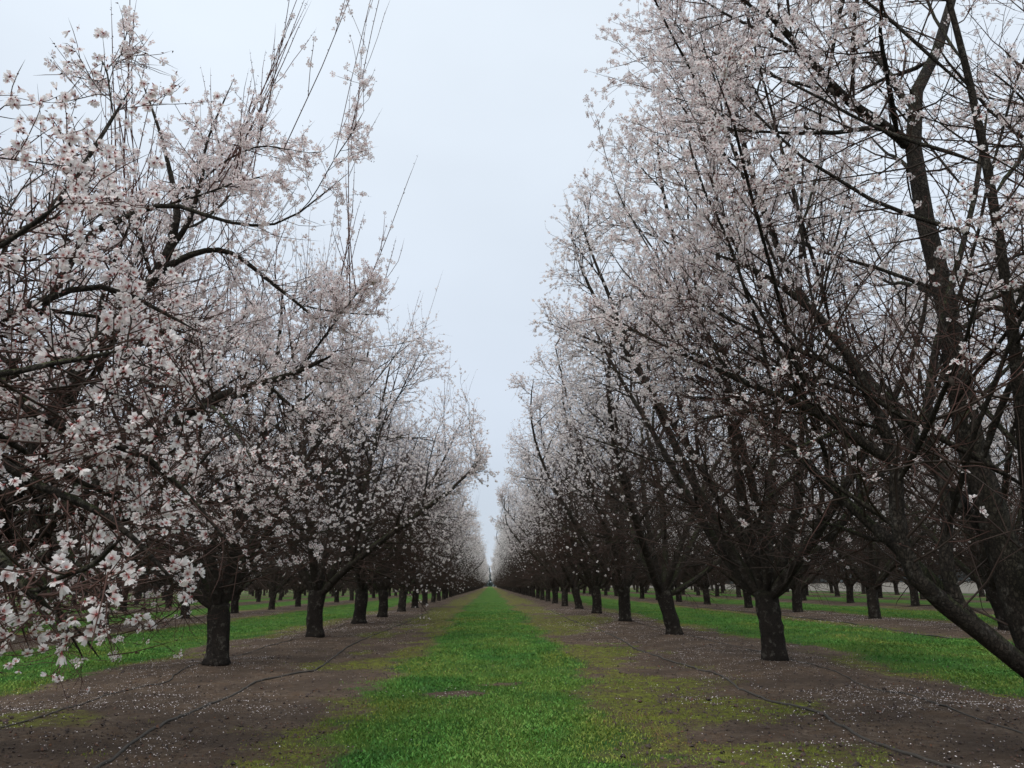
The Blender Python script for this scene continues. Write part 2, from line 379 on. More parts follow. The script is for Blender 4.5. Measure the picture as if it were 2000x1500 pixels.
def tmpl_star(seed):
    rg = np.random.default_rng(seed); V = [(0, 0, 0.0)]; T = []; cup = rg.uniform(0.0, 0.7)
    for p in range(5):
        a = p*2*math.pi/5; c2 = cup+rg.normal(0, 0.15)
        for da in (-0.52, 0.52): V.append((0.95*math.cos(a+da), 0.95*math.sin(a+da), 0.6*c2))
        T.append((0, 2*p+1, 2*p+2))
    V += [(0.05, 0, -0.45), (0.16, 0.05, 0), (-0.14, 0.05, 0)]; T.append((11, 12, 13))
    return np.array(V, float), np.array(T), np.array([0]*5+[1]), np.array([0.3]+[0.0]*13)
def tmpl_lo(seed):
    V = [(1, 0.1, 0), (0.1, 1, 0.1), (-1, -0.1, 0), (-0.1, -1, 0.15), (0, 0.9, -0.9), (0.2, -0.8, -0.7), (0.1, -0.1, 0.9)]
    return np.array(V, float), np.array([(0, 1, 2), (0, 2, 3), (4, 5, 6)]), np.array([0, 0, 0]), np.array([0.02]*7)
TH = [tmpl_hi(s) for s in range(6)]; TM = [tmpl_mid(s) for s in range(5)]; TS = [tmpl_star(s) for s in range(5)]; TL = [tmpl_lo(0)]
def frames(nv, rng):
    z = nrmz(nv); r = rng.normal(size=z.shape); x = nrmz(r-(r*z).sum(-1, keepdims=True)*z); y = np.cross(z, x)
    return np.stack([x, y, z], -1)                                          # columns
def stamp(templates, pos, nv, size, rng, pick=None):
    F = frames(nv, rng)*size[:, None, None]
    if pick is None: pick = rng.integers(0, len(templates), len(pos))
    Vs, Ts, Ms, As, o = [], [], [], [], 0
    for k, (V, T, mi, at) in enumerate(templates):
        s = pick == k; n = int(s.sum())
        if not n: continue
        W = np.einsum('nij,vj->nvi', F[s], V)+pos[s][:, None, :]
        Vs.append(W.reshape(-1, 3)); Ts.append((T[None]+(np.arange(n)*len(V))[:, None, None]).reshape(-1, 3)+o); Ms.append(np.tile(mi, n)); As.append(np.tile(at, n)); o += n*len(V)
    return np.concatenate(Vs), np.concatenate(Ts), np.concatenate(Ms), np.concatenate(As)
def sites(rng, P, n_each, prob, spread=0.018, kmax=4):
    """clusters of flowers along centre lines P; prob(pos) -> keep chance"""
    n, K, _ = P.shape; idx = np.repeat(np.arange(n), n_each); m = len(idx); t = 0.1+0.9*rng.random(m)**0.8
    f = t*(K-1); i = np.minimum(f.astype(int), K-2); fr = (f-i)[:, None]
    pos = P[idx, i]*(1-fr)+P[idx, i+1]*fr; tan = nrmz(P[idx, i+1]-P[idx, i])
    k = rng.random(m) < prob(pos); pos, tan = pos[k], tan[k]
    q = rng.integers(1, kmax+1, len(pos)); pos = np.repeat(pos, q, 0); tan = np.repeat(tan, q, 0)
    pp = rng.normal(size=pos.shape); pp = nrmz(pp-(pp*tan).sum(-1, keepdims=True)*tan)
    pos = pos+pp*(spread*(0.8+0.7*rng.random(len(pos))))[:, None]+tan*rng.normal(0, 0.012, (len(pos), 1))
    nv = nrmz(pp+0.45*rng.normal(size=pp.shape)+np.array([0, 0, 0.05]))
    return pos, nv

def trunk_mesh(rng, h, r, lean=(0, 0), S=16, top=None):
    K = 13; z = np.linspace(-0.12, h, K); s = (z+0.12)/(h+0.12)
    bx = lean[0]*s**1.5; by = lean[1]*s**1.5
    P = np.stack([bx+0.02*np.sin(s*5+rng.random()*6), by+0.02*np.sin(s*4+rng.random()*6), z], -1)[None]
    rad = r*(1+0.26*np.exp(-((z+0.02)/0.10))+0.07*s**3)*(1+0.03*rng.normal(size=K)); rad[-1] *= 0.7
    V, T = tubes(P, rad[None], S, rng, 0.02)
    g = V.reshape(K, S, 3); a = np.arange(S)*2*math.pi/S; ph = rng.random(3)*6
    lob = 1+0.06*np.sin(3*a+ph[0])+0.045*np.sin(5*a+ph[1])
    c = P[0][:, None, :]; g = c+(g-c)*np.where(np.arange(3) < 2, lob[None, :, None], 1)
    V = g.reshape(-1, 3); V = np.vstack([V, P[0, -1]+[0, 0, 0.03]]); q = (K-1)*S; i = np.arange(S)
    T = np.vstack([T, np.stack([q+i, q+(i+1) % S, np.full(S, len(V)-1)], -1)])
    return V, T, P[0, -1]

def make_tree(name_pos, rng, side, lod, env=None,  limbs=None, nlimb=5, sc=1.0, lean=(0, 0), shoots=20, flower=1.0, h=0.95, r=0.155, rz=0, pick_out=False, trunk=True, extra=None, faceaisle=0.0, hang=0.0, l2n=None, n3=None):
    """Empty at the base > trunk, each limb, twigs, blossoms. limbs: list of (points, r0, r1) in local metres."""
    global ENV
    ENV = ENVS[env or side]
    root = bpy.data.objects.new('almond_tree', None); COL.objects.link(root); root.location = name_pos; root.rotation_euler = (0, 0, rz)
    top = np.array([lean[0], lean[1], h])
    if trunk:
        V, T, top = trunk_mesh(rng, h, r, lean)
        link('trunk', mk_mesh('trunk', V, T, [M_TRUNK], smooth=True), root)
    lines = []
    K1 = 16
    for pts, a, b in (limbs or []):
        lines.append((smooth_line(pts, K1), np.linspace(a, b, K1)))
    if nlimb:
        a0 = rng.random()*6.28
        for k in range(nlimb):
            az = a0+k*2*math.pi/nlimb+rng.normal(0, 0.2); tilt = R((24, 44, 30, 52, 36)[k % 5]+rng.normal(0, 4)) if side == 'R' else R((24, 41, 33, 45, 28)[k % 5]+rng.normal(0, 4))
            if k == nlimb-1: tilt = R(rng.uniform(6, 16))
            d = np.array([math.sin(tilt)*math.cos(az), math.sin(tilt)*math.sin(az), math.cos(tilt)]); L = (rng.uniform(6.2, 7.6) if side == 'R' else rng.uniform(5.4, 6.6)*(ENV[0][-1]/8.0)**1.2)*sc*(1 if tilt < R(42) else 0.8)
            p = top+np.array([d[0]*0.03, d[1]*0.03, -0.22]); pts = [p]; kink = rng.normal(0, 0.10, 3)
            for q in range(K1-1):
                p = p+d*L/(K1-1); pts.append(p)
                pull = max(0, out_ratio(p, sc*0.92)-0.72)
                lim_ = 1.0/max(1.0, out_ratio(p, sc)/1.0)
                if lim_ < 1: p = p*np.array([lim_, lim_, 1]); pts[-1] = p
                rad = np.array([p[0], p[1], 0]); rad = rad/(np.linalg.norm(rad)+1e-6)
                kink = kink*0.8+rng.normal(0, 0.024, 3)
                d = d+kink*0.55+np.array([0, 0, 0.028])-rad*pull*0.5; d = d/np.linalg.norm(d)
            r0 = rng.uniform(0.07, 0.11)*r/0.17
            uu = np.linspace(0, 1, K1); lines.append((np.array(pts), r0*(0.78*(1-uu)**0.9+0.22*np.exp(-uu*14))+0.012))
    L1 = np.stack([l[0] for l in lines]); R1 = np.stack([l[1] for l in lines])
    left = side == 'L'
    n2 = l2n or (10, 10, 8, 7)[lod]
    low = 1.0 if left else 1.3
    zl = 1.02 if env == 'M0' else 0.75 if left else 1.0
    zc = ENV[0][-4] if env in ('L0', 'M0') else 99.0
    def keep2(pos, u): return (pos[:, 2] > low) & (u > 0.86*sstep(zc-0.4, zc+0.3, pos[:, 2]))
    L2, R2 = grow(rng, L1, R1, n2, 0.14, 0.97, 2.9*sc, 48, 9, 0.12 if left else 0.22, 0.55, 0.55, 0.006, 0.028, sc, 0.45, 0.15, zlow=zl, keep=keep2)
    if hang > 0:                                                             # drooping outer boughs of the left-hand variety
        La, Ra = grow(rng, L1, R1, 5, 0.15, 0.6, 2.6*sc, 62, 9, -0.75, 0.4, 0.5, 0.005, 0.03, sc, 0.3, 0.0, zlow=0.7, keep=keep2)
        L2 = np.concatenate([L2, La]); R2 = np.concatenate([R2, Ra])
    n3 = n3 or (9, 11, 9, 5)[lod]; n4 = (7, 6, 5, 3)[lod]
    L3, R3 = grow(rng, L2, R2, n3, 0.10, 1.0, 1.15*sc, 46, 6, 0.15 if left else 0.25, 0.6, 0.6, 0.0022 if lod < 2 else 0.004, 0.012 if lod < 2 else 0.014, sc*1.02, 0.45, 0.1, zlow=zl, keep=lambda p, u: (u < (0.3 if left else 0.6)+0.8*sstep(0.15, 0.6, out_ratio(p, sc))))
    # bare inner thicket of crossing wood low in the crown
    Lq, Rq = grow(rng, L1[:, 1:K1*2//3], R1[:, 1:K1*2//3], ((9 if left else 5), (26 if left else 18), 24, 14)[lod], 0.0, 1.0, 1.9*sc, 58, 6, 0.05, 0.6, 0.35, 0.003 if lod < 2 else 0.005, 0.008 if lod == 0 else 0.014 if lod == 1 else 0.02, sc, 0.2, -0.25 if left else 0.0, zlow=0.8, keep=lambda p, u: (p[:, 2] < (2.6 if lod == 0 else 3.6)) & (u < (0.6 if lod == 0 else 1.0)))
    Lr, Rr = grow(rng, Lq, Rq, (8, 10, 9, 6)[lod], 0.1, 1.0, 0.75, 50, 4, 0.1, 0.6, 0.7, 0.0016 if lod < 2 else 0.004, 0.006 if lod < 2 else 0.009, sc, 0.3, 0.0, zlow=0.75, shrink=0.5)
    Ly = None
    if env in ('L0', 'M0'):                      # short flowering spurs all along the arching boughs
        Ly, Ry = grow(rng, L1[:, 6:], R1[:, 6:], 34, 0.0, 1.0, 0.34, 55, 4, 0.5, 0.5, 0.3, 0.0015, 0.005, 2.0, 0.1)
    Lx, Rx = grow(rng, L1[:, K1//3:], R1[:, K1//3:], 12, 0.0, 1.0, 1.0, 60, 6, 0.3, 0.5, 0.3, 0.0022, 0.011, sc, 0.3, keep=lambda p, u: u > 0.75*sstep(zc-0.2, zc+0.3, p[:, 2]))
    L3 = np.concatenate([L3, Lx]); R3 = np.concatenate([R3, Rx])
    L4, R4 = grow(rng, L3, R3, n4, 0.12, 1.0, 0.36 if lod < 2 else 0.5, 48, 4 if lod == 0 else 3, 0.15, 0.5, 0.75, 0.0013 if lod < 2 else 0.0025, 0.0045 if lod < 2 else 0.006, sc*1.06, 0.35, 0.0, zlow=zl-0.1, shrink=0.6)
    if env in ('L0', 'M0'):                      # the aisle side of these two was cut back for the tractor lane
        def bad(P):
            w = P+np.array(name_pos); x, y, z = w[..., 0], w[..., 1], w[..., 2]
            return ((y < 3.2) & (x > -0.37*np.maximum(y, 0.6))) | ((y < 3.2) & (z < 0.93)) | (x > -0.75) | ((y >= 3.2) & (z < 1.15) & (x > -2.0))
        def clean(P, Q, cut=None):
            k = ~bad(P).any(1); return P[k], Q[k]
        L2, R2 = clean(L2, R2); L3, R3 = clean(L3, R3); L4, R4 = clean(L4, R4); Lq, Rq = clean(Lq, Rq); Lr, Rr = clean(Lr, Rr)
    parts = [tubes(L3, R3, 3, rng), tubes(L4, R4, 3, rng), tubes(Lq, Rq, 3, rng), tubes(Lr, Rr, 3, rng)]
    young = [np.zeros(len(parts[0][0])), np.full(len(parts[1][0]), 0.45), np.zeros(len(parts[2][0])), np.zeros(len(parts[3][0]))]
    if Ly is not None:
        q = tubes(Ly, Ry, 3, rng); parts.append(q); young.append(np.full(len(q[0]), 0.3))
    SH = None
    if shoots:
        zt = ENV[0][-3]-(0.5 if lod == 0 else 1.2); tops = L2[L2[:, -1, 2] > zt]; topr = R2[L2[:, -1, 2] > zt]
        if len(tops):
            per = max(1, int(round(shoots/len(tops)*1.0)))
            sel = rng.permutation(len(tops))[:max(1, min(len(tops), shoots//per))]
            SH, RS = grow(rng, tops[sel], topr[sel], per, 0.35, 1.0, (1.5 if lod == 0 else 1.6) if left else 0.9, 35, 7, 0.5, 0.2, 0.8, 0.0022, 0.0085, 1.35, 0.1, 1.2, shrink=1.0, lift=1.6)
            S2, RS2 = grow(rng, SH, RS, 2, 0.1, 0.6, 0.55, 28, 5, 0.7, 0.3, 0.7, 0.002, 0.005, 1.35, 0.3, 0.2, shrink=1.0, lift=0.3)
            for a, b in ((SH, RS), (S2, RS2)):
                q = tubes(a, b, 3, rng); parts.append(q); young.append(np.full(len(q[0]), 0.8))
    # buds: small dark bumps along young wood
    if lod < 2:
        B = [L4]+([S2] if SH is not None else [])
        bp, bn = [], []
        for Lb, nn in [(L4, 2)]+([(S2, 7)] if SH is not None else []):
            p, v = sites(rng, Lb, nn, lambda q: np.full(len(q), 0.7), 0.004, 1); bp.append(p); bn.append(v)
        if SH is not None:
            p, v = sites(rng, SH, 16, lambda q: np.full(len(q), 0.9), 0.006, 1); bp.append(p); bn.append(v)
        bp = np.concatenate(bp); bn = np.concatenate(bn)
        bt = (np.array([(0.5, 0, -0.6), (-0.3, 0.5, -0.6), (-0.3, -0.5, -0.6), (0, 0, 1.4)]), np.array([(0, 1, 3), (1, 2, 3), (2, 0, 3)]), np.zeros(3, int), np.zeros(4))
        V, T, _, _ = stamp([bt], bp, bn, np.full(len(bp), 0.0065), rng); parts.append((V, T)); young.append(np.full(len(V), 0.9))
    # flowers
    lowf = (1.2, 3.4) if left else (1.8, 4.2)
    def prob(p):
        o = out_ratio(p, sc)
        return np.clip(sstep(0.30, 0.85, o)*((0.13 if left else 0.06)+(0.87 if left else 0.94)*sstep(*lowf, p[:, 2]))+0.3*sstep(0.55, 0.8, p[:, 2]/ENV[0][-1]), 0.02, 1)*flower
    if lod < 2:
        sA = sites(rng, L3, 5, lambda p: prob(p)*0.85, 0.018 if lod == 0 else 0.013, 5); sB = sites(rng, L4, 2, lambda p: prob(p)*0.75, 0.016 if lod == 0 else 0.012, 5)
        Fl = [sA, sB]
        if Ly is not None: Fl.append(sites(rng, Ly, 4, lambda p: np.full(len(p), 0.35 if env == 'M0' else 0.7), 0.018, 4))
        if lod == 0: Fl += [sites(rng, L3, 5, lambda p: prob(p)*0.9), sites(rng, L4, 1, lambda p: prob(p)*0.9)]
        L2o = L2; Fl.append(sites(rng, L2o, 5, lambda p: prob(p)*0.5, 0.03))
        if SH is not None:
            Fl.append(sites(rng, SH, 6, lambda p: np.full(len(p), 0.42*flower), 0.012)); Fl.append(sites(rng, S2, 5, lambda p: np.full(len(p), 0.4*flower), 0.012, 3))
        tem = TH if lod == 0 else TS; size = 0.0195 if lod == 0 else 0.022
    else:
        Fl = [sites(rng, L3, 6, lambda p: prob(p), 0.02, 3), sites(rng, L4, 3, lambda p: prob(p)*0.9, 0.02, 2)]
        if SH is not None: Fl.append(sites(rng, SH[:, :5], 3, lambda p: np.full(len(p), 0.4*flower), 0.012))
        tem = TL if lod >= 2 else TM; size = 0.024
    pos = np.concatenate([f[0] for f in Fl]); nv = np.concatenate([f[1] for f in Fl])
    nv[:, 2] -= 0.25 if left else 0.0; nv = nrmz(nv)
    sz = size*(0.7+0.5*rng.random(len(pos))); pm = M_PETAL_L if left else M_PETAL_R
    wp = pos+np.array(name_pos)
    cdist = np.linalg.norm(wp-CAM, axis=1); ok = cdist > 1.35
    pos, nv, sz, wp, cdist = pos[ok], nv[ok], sz[ok], wp[ok], cdist[ok]
    if env in ('L0', 'M0'):
        hi = sstep(ENV[0][-4], ENV[0][-2], pos[:, 2]); ok = rng.random(len(pos)) > hi*0.45
        pos, nv, sz, wp, cdist = pos[ok], nv[ok], sz[ok], wp[ok], cdist[ok]
    if env in ('L0', 'M0'):
        ok = ~bad(pos); pos, nv, sz, wp, cdist = pos[ok], nv[ok], sz[ok], wp[ok], cdist[ok]
    singles = []
    if pick_out:
        rel = wp-CAM; zc = rel@CF; xc = np.abs(rel@CR)/np.maximum(zc, 1e-3); yc = np.abs(rel@CU)/np.maximum(zc, 1e-3)
        vis = (zc > 0.1) & (xc < 0.69) & (yc < 0.52)
        order = np.argsort(np.where(vis, cdist, 1e9))[:300]; order = order[vis[order]]
        msk = np.zeros(len(pos), bool); msk[order] = True
        F = frames(nv[order], rng)
        for k, i in enumerate(order):
            singles.append((pos[i], F[k], sz[i]))
        pos, nv, sz = pos[~msk], nv[~msk], sz[~msk]
    if lod == 0:
        cdist = np.linalg.norm(pos+np.array(name_pos)-CAM, axis=1)
        pk = np.where(cdist < 3.7, rng.integers(0, 6, len(pos)), 6+rng.integers(0, 5, len(pos)))
        V, T, mi, at = stamp(TH+TM, pos, nv, sz, rng, pk)
    else:
        V, T, mi, at = stamp(tem, pos, nv, sz, rng)
    stats.append((side, lod, len(pos), len(L4), len(V)))
    S1 = 12 if lod == 0 else 9 if lod == 1 else 5
    S2_ = 7 if lod == 0 else 5 if lod == 1 else 3
    if lod < 2:
        # each limb its own mesh with the side boughs that leave it
        st = L2[:, 0]
        dd = np.stack([np.min(np.linalg.norm(L1[k][None]-st[:, None], axis=-1), axis=1) for k in range(len(L1))], 1); own = np.argmin(dd, 1)
        for k in range(len(L1)):
            ps = [tubes(L1[k:k+1], R1[k:k+1], S1, rng, 0.045)]
            if (own == k).any(): ps.append(tubes(L2[own == k], R2[own == k], S2_, rng, 0.03))
            Vl, Tl = cat(ps); link('limb', mk_mesh('limb', Vl, Tl, [M_LIMB], smooth=True), root)
        Vt, Tt = cat(parts)
        link('twigs', mk_mesh('twigs', Vt, Tt, [M_TWIG], attrs={'young': np.concatenate(young)}, smooth=True), root, kind='stuff')
        link('blossoms', mk_mesh('blossoms', V, T, [pm, M_CALYX, M_STAMEN], mi, {'base': at}), root, kind='stuff')
        for p, f, s in singles:
            me = FLW[('L' if left else 'R', int(rng.integers(0, 6)))]
            o = bpy.data.objects.new('blossom', me); COL.objects.link(o); o.parent = root
            m3 = Matrix([[float(f[a, b])*s for b in range(3)] for a in range(3)]).to_4x4(); m3.translation = Vector(p); o.matrix_local = m3
    else:
        Vl, Tl = cat([tubes(L1, R1, S1, rng), tubes(L2, R2, 3, rng)])
        Vt, Tt = cat(parts)
        VV, TT = cat([(Vl, Tl), (Vt, Tt), (V, T)])
        mm = np.concatenate([np.full(len(Tl), 1), np.full(len(Tt), 2), np.zeros(len(T), int)])
        me = mk_mesh('crown', VV, TT, [pm, M_LIMB, M_TWIG], mm, {'base': np.concatenate([np.zeros(len(Vl)+len(Vt)), at]), 'young': np.zeros(len(VV))})
        link('crown', me, root)
    return root
stats = []
FLW = {}
for s_, pm_ in (('L', M_PETAL_L), ('R', M_PETAL_R)):
    for k_ in range(6):
        V_, T_, mi_, at_ = TH[k_]; FLW[(s_, k_)] = mk_mesh('blossom', V_, T_, [pm_, M_CALYX, M_STAMEN], mi_, {'base': at_})

def copy_tree(src, loc, rz, s):
    r = src.copy(); COL.objects.link(r); r.location = loc; r.rotation_euler = (0, 0, rz); r.scale = (s, s, s)
    for ch in list(KIDS[src.name]):
        c = ch.copy(); COL.objects.link(c); c.parent = r; c.matrix_parent_inverse = Matrix.Identity(4)
    return r
def rel(base, pts): return [(p[0]-base[0], p[1]-base[1], p[2]-base[2]) for p in pts]
def gz(x, y): return float(ground_h(x, y))
def tagtree(o, label, group):
    o['label'] = label; o['category'] = 'tree'; o['group'] = group

GL = 'almond trees of the row left of the grass aisle'; GR = 'almond trees of the row right of the grass aisle'
# --- the two trees that overhang the picture, and their neighbours
b = (-3.83, 5.25, gz(-3.83, 5.25))
near_left = make_tree(b, np.random.default_rng(11), 'L', 0, limbs=[
    (rel(b, [(-3.8, 5.25, 0.85), (-3.41, 5.15, 1.28), (-3.06, 5.0, 1.93), (-2.71, 4.9, 2.69), (-2.41, 4.9, 3.12), (-2.29, 4.9, 3.33), (-2.24, 4.9, 3.69), (-2.31, 4.9, 3.98), (-2.45, 4.9, 4.41), (-2.68, 4.9, 4.94)]), 0.07, 0.004),
    (rel(b, [(-2.42, 4.9, 3.1), (-2.27, 4.9, 3.41), (-2.15, 4.9, 3.65), (-2.09, 4.9, 4.02), (-2.08, 4.9, 4.32), (-1.93, 4.9, 4.85)]), 0.028, 0.004),
    (rel(b, [(-2.45, 4.9, 3.08), (-2.21, 4.9, 3.33), (-1.91, 5.0, 3.46), (-1.55, 5.1, 3.22), (-1.19, 5.2, 2.94)]), 0.03, 0.007),
    (rel(b, [(-3.1, 4.9, 2.9), (-2.75, 4.7, 3.38), (-2.49, 4.6, 3.49), (-2.17, 4.6, 3.61), (-1.74, 4.6, 3.48), (-1.37, 4.6, 3.5), (-0.96, 4.7, 3.95)]), 0.028, 0.003),
    (rel(b, [(-3.75, 5.2, 0.9), (-3.35, 5.1, 1.15), (-2.86, 5.1, 1.6), (-2.36, 5.2, 2.14), (-1.89, 5.2, 2.44), (-1.49, 5.3, 2.6), (-1.15, 5.4, 2.81)]), 0.065, 0.012),
    (rel(b, [(-3.75, 5.2, 0.85), (-3.35, 5.1, 1.08), (-2.83, 5.0, 1.33), (-2.33, 4.9, 1.55), (-1.85, 4.9, 1.65), (-1.49, 5.0, 1.6)]), 0.05, 0.01),
    ], nlimb=4, shoots=80, pick_out=True, flower=1.35, hang=1, l2n=5, n3=7, env='L0')
tagtree(near_left, 'Blossoming almond tree at left edge, trunk outside picture, long bare shoots against the sky', GL)
b = (-3.83, -0.7, gz(-3.83, -0.7))
over_left = make_tree(b, np.random.default_rng(12), 'L', 0, limbs=[
    (rel(b, [(-3.8, -0.6, 0.9), (-3.1, 0.4, 1.9), (-2.2, 1.4, 2.1), (-1.71, 1.9, 1.75), (-1.2, 1.9, 1.18), (-1.05, 1.9, 1.05)]), 0.05, 0.005),
    (rel(b, [(-3.1, 0.4, 1.9), (-2.3, 1.6, 2.2), (-1.9, 2.1, 1.9), (-1.37, 2.1, 1.45), (-1.08, 2.15, 1.3), (-0.87, 2.2, 1.1)]), 0.03, 0.004),
    (rel(b, [(-3.1, 0.6, 2.3), (-2.5, 1.8, 2.5), (-1.91, 2.3, 2.1), (-1.43, 2.3, 1.64), (-1.09, 2.4, 1.5), (-0.81, 2.5, 1.2)]), 0.03, 0.004),
    (rel(b, [(-3.5, 0.0, 1.4), (-2.6, 1.2, 1.3), (-1.9, 1.8, 1.15), (-1.5, 1.95, 1.05), (-1.16, 1.9, 0.95)]), 0.03, 0.004),
    (rel(b, [(-3.2, 0.2, 1.8), (-2.8, 1.3, 2.0), (-2.16, 2.3, 2.06), (-1.76, 2.5, 2.32), (-1.57, 2.5, 2.5), (-1.42, 2.6, 3.06)]), 0.03, 0.005),
    (rel(b, [(-3.2, 0.3, 1.6), (-2.6, 1.6, 1.8), (-2.02, 2.3, 1.8), (-1.64, 2.4, 1.99), (-1.38, 2.5, 2.14), (-1.05, 2.6, 2.0)]), 0.03, 0.005),
    ], nlimb=0, shoots=0, pick_out=True, flower=0.75, l2n=5, n3=7, env='M0')
tagtree(over_left, 'Almond tree beside the camera whose big blossoms hang into the lower left corner', GL)
b = (3.83, 4.72, gz(3.83, 4.72))
near_right = make_tree(b, np.random.default_rng(13), 'R', 0, limbs=[
    (rel(b, [(3.8, 4.72, 0.1), (3.5, 4.65, 0.42), (3.3, 4.62, 0.62), (3.27, 4.7, 1.04), (3.26, 4.8, 1.59), (3.26, 4.9, 2.23), (3.35, 5.0, 3.03), (3.35, 5.1, 4.13), (3.47, 5.1, 4.92), (3.91, 5.2, 5.66), (4.31, 5.3, 6.86)]), 0.135, 0.03),
    (rel(b, [(3.36, 5.1, 4.4), (3.18, 5.05, 4.53), (2.76, 4.9, 4.72), (2.35, 4.7, 5.02), (2.04, 4.6, 5.39), (1.77, 4.5, 6.2)]), 0.05, 0.012),
    (rel(b, [(3.5, 4.65, 0.35), (3.17, 4.6, 0.6), (2.81, 4.5, 0.86), (2.48, 4.4, 1.11), (2.42, 4.4, 1.43), (2.46, 4.4, 1.8), (2.36, 4.4, 2.19), (2.16, 4.4, 2.66), (1.84, 4.5, 3.05), (1.48, 4.6, 3.28)]), 0.068, 0.012),
    (rel(b, [(2.46, 4.4, 1.77), (2.03, 4.4, 2.09), (1.61, 4.5, 2.33), (1.2, 4.65, 2.6)]), 0.035, 0.01),
    (rel(b, [(2.9, 4.5, 0.8), (2.76, 4.5, 0.98), (2.77, 4.55, 1.26), (2.86, 4.6, 1.57), (2.88, 4.7, 2.12), (3.17, 4.8, 2.87), (3.69, 5.0, 3.86), (4.05, 5.1, 4.83)]), 0.045, 0.015),
    (rel(b, [(2.85, 4.55, 0.9), (2.63, 4.9, 1.34), (2.34, 5.2, 1.82), (2.02, 5.4, 2.36), (1.52, 5.6, 2.74)]), 0.045, 0.01),
    (rel(b, [(3.27, 4.7, 0.9), (3.6, 4.3, 1.8), (3.9, 4.0, 3.0), (3.8, 3.9, 4.2), (3.5, 3.8, 5.4), (3.3, 3.7, 6.3)]), 0.05, 0.015),
    (rel(b, [(3.3, 4.8, 1.2), (3.1, 5.5, 2.4), (2.7, 6.0, 3.6), (2.5, 6.2, 4.8), (2.4, 6.3, 5.9), (2.3, 6.4, 6.8)]), 0.045, 0.012),
    (rel(b, [(3.5, 4.8, 0.8), (4.2, 5.4, 2.0), (4.9, 5.6, 3.4), (5.3, 5.8, 4.8), (5.4, 5.9, 6.3)]), 0.07, 0.02),
    (rel(b, [(3.35, 4.7, 0.8), (3.1, 4.2, 1.6), (2.9, 3.8, 2.6), (2.7, 3.5, 3.6), (2.5, 3.3, 4.5)]), 0.045, 0.012),
    (rel(b, [(3.4, 4.75, 1.0), (3.9, 4.4, 2.0), (4.4, 4.0, 3.1), (4.7, 3.7, 4.3), (4.8, 3.6, 5.4)]), 0.05, 0.012),
    ], nlimb=0, shoots=14, pick_out=True, h=0.35, lean=(-0.1, -0.02), r=0.2, flower=1.1, l2n=11, n3=9, sc=0.97, env='R0')
tagtree(near_right, 'Tall almond tree at right edge with thick forked limbs reaching out of the picture', GR)

# --- copies farther down the rows
protoL = [make_tree((0, 0, 0), np.random.default_rng(s), 'L', 1, nlimb=nl, shoots=sh, hang=1) for s, nl, sh in ((21, 6, 40), (22, 6, 34))]
protoR = [make_tree((0, 0, 0), np.random.default_rng(s), 'R', 1, nlimb=nl, shoots=8, lean=ln, flower=0.95) for s, nl, ln in ((31, 9, (0.0, 0.0)), (32, 8, (-0.16, 0.0)), (33, 8, (0.05, 0.0)))]
farL = [make_tree((0, 0, 0), np.random.default_rng(s), 'L', 2, nlimb=6, shoots=24) for s in (41, 42, 43)]
farR = [make_tree((0, 0, 0), np.random.default_rng(s), 'R', 2, nlimb=8, shoots=10) for s in (51, 52, 53)]
mass = [make_tree((0, 0, 0), np.random.default_rng(s), 'R', 3, nlimb=7, shoots=0, l2n=7) for s in (61, 62)]
KIDS = {}
for o in list(bpy.data.objects):
    if o.parent is not None: KIDS.setdefault(o.parent.name, []).append(o)
used = set()
def put(protos, k, x, y, rz, s):
    z = gz(x, y); src = protos[k % len(protos)]
    if src.name not in used:
        used.add(src.name); src.location = (x, y, z); src.rotation_euler = (0, 0, rz); src.scale = (s, s, s); return src
    return copy_tree(src, (x, y, z), rz, s)
rp = random.Random(5)
ORD = ['', 'second', 'third', 'fourth', 'fifth', 'sixth', 'seventh', 'eighth', 'ninth', 'tenth', 'eleventh', 'twelfth', 'thirteenth']
farpts = []
count = 0
SP = 5.8
NEARLAB = {('L', 0): 'Blossoming almond tree with thick dark trunk, nearest whole trunk left of the grass aisle',
           ('R', 0): 'Almond tree with straight stout trunk, nearest whole trunk right of the grass aisle',
           ('R', 1): 'Almond tree with leaning curved trunk behind the stout one, right of the grass aisle'}
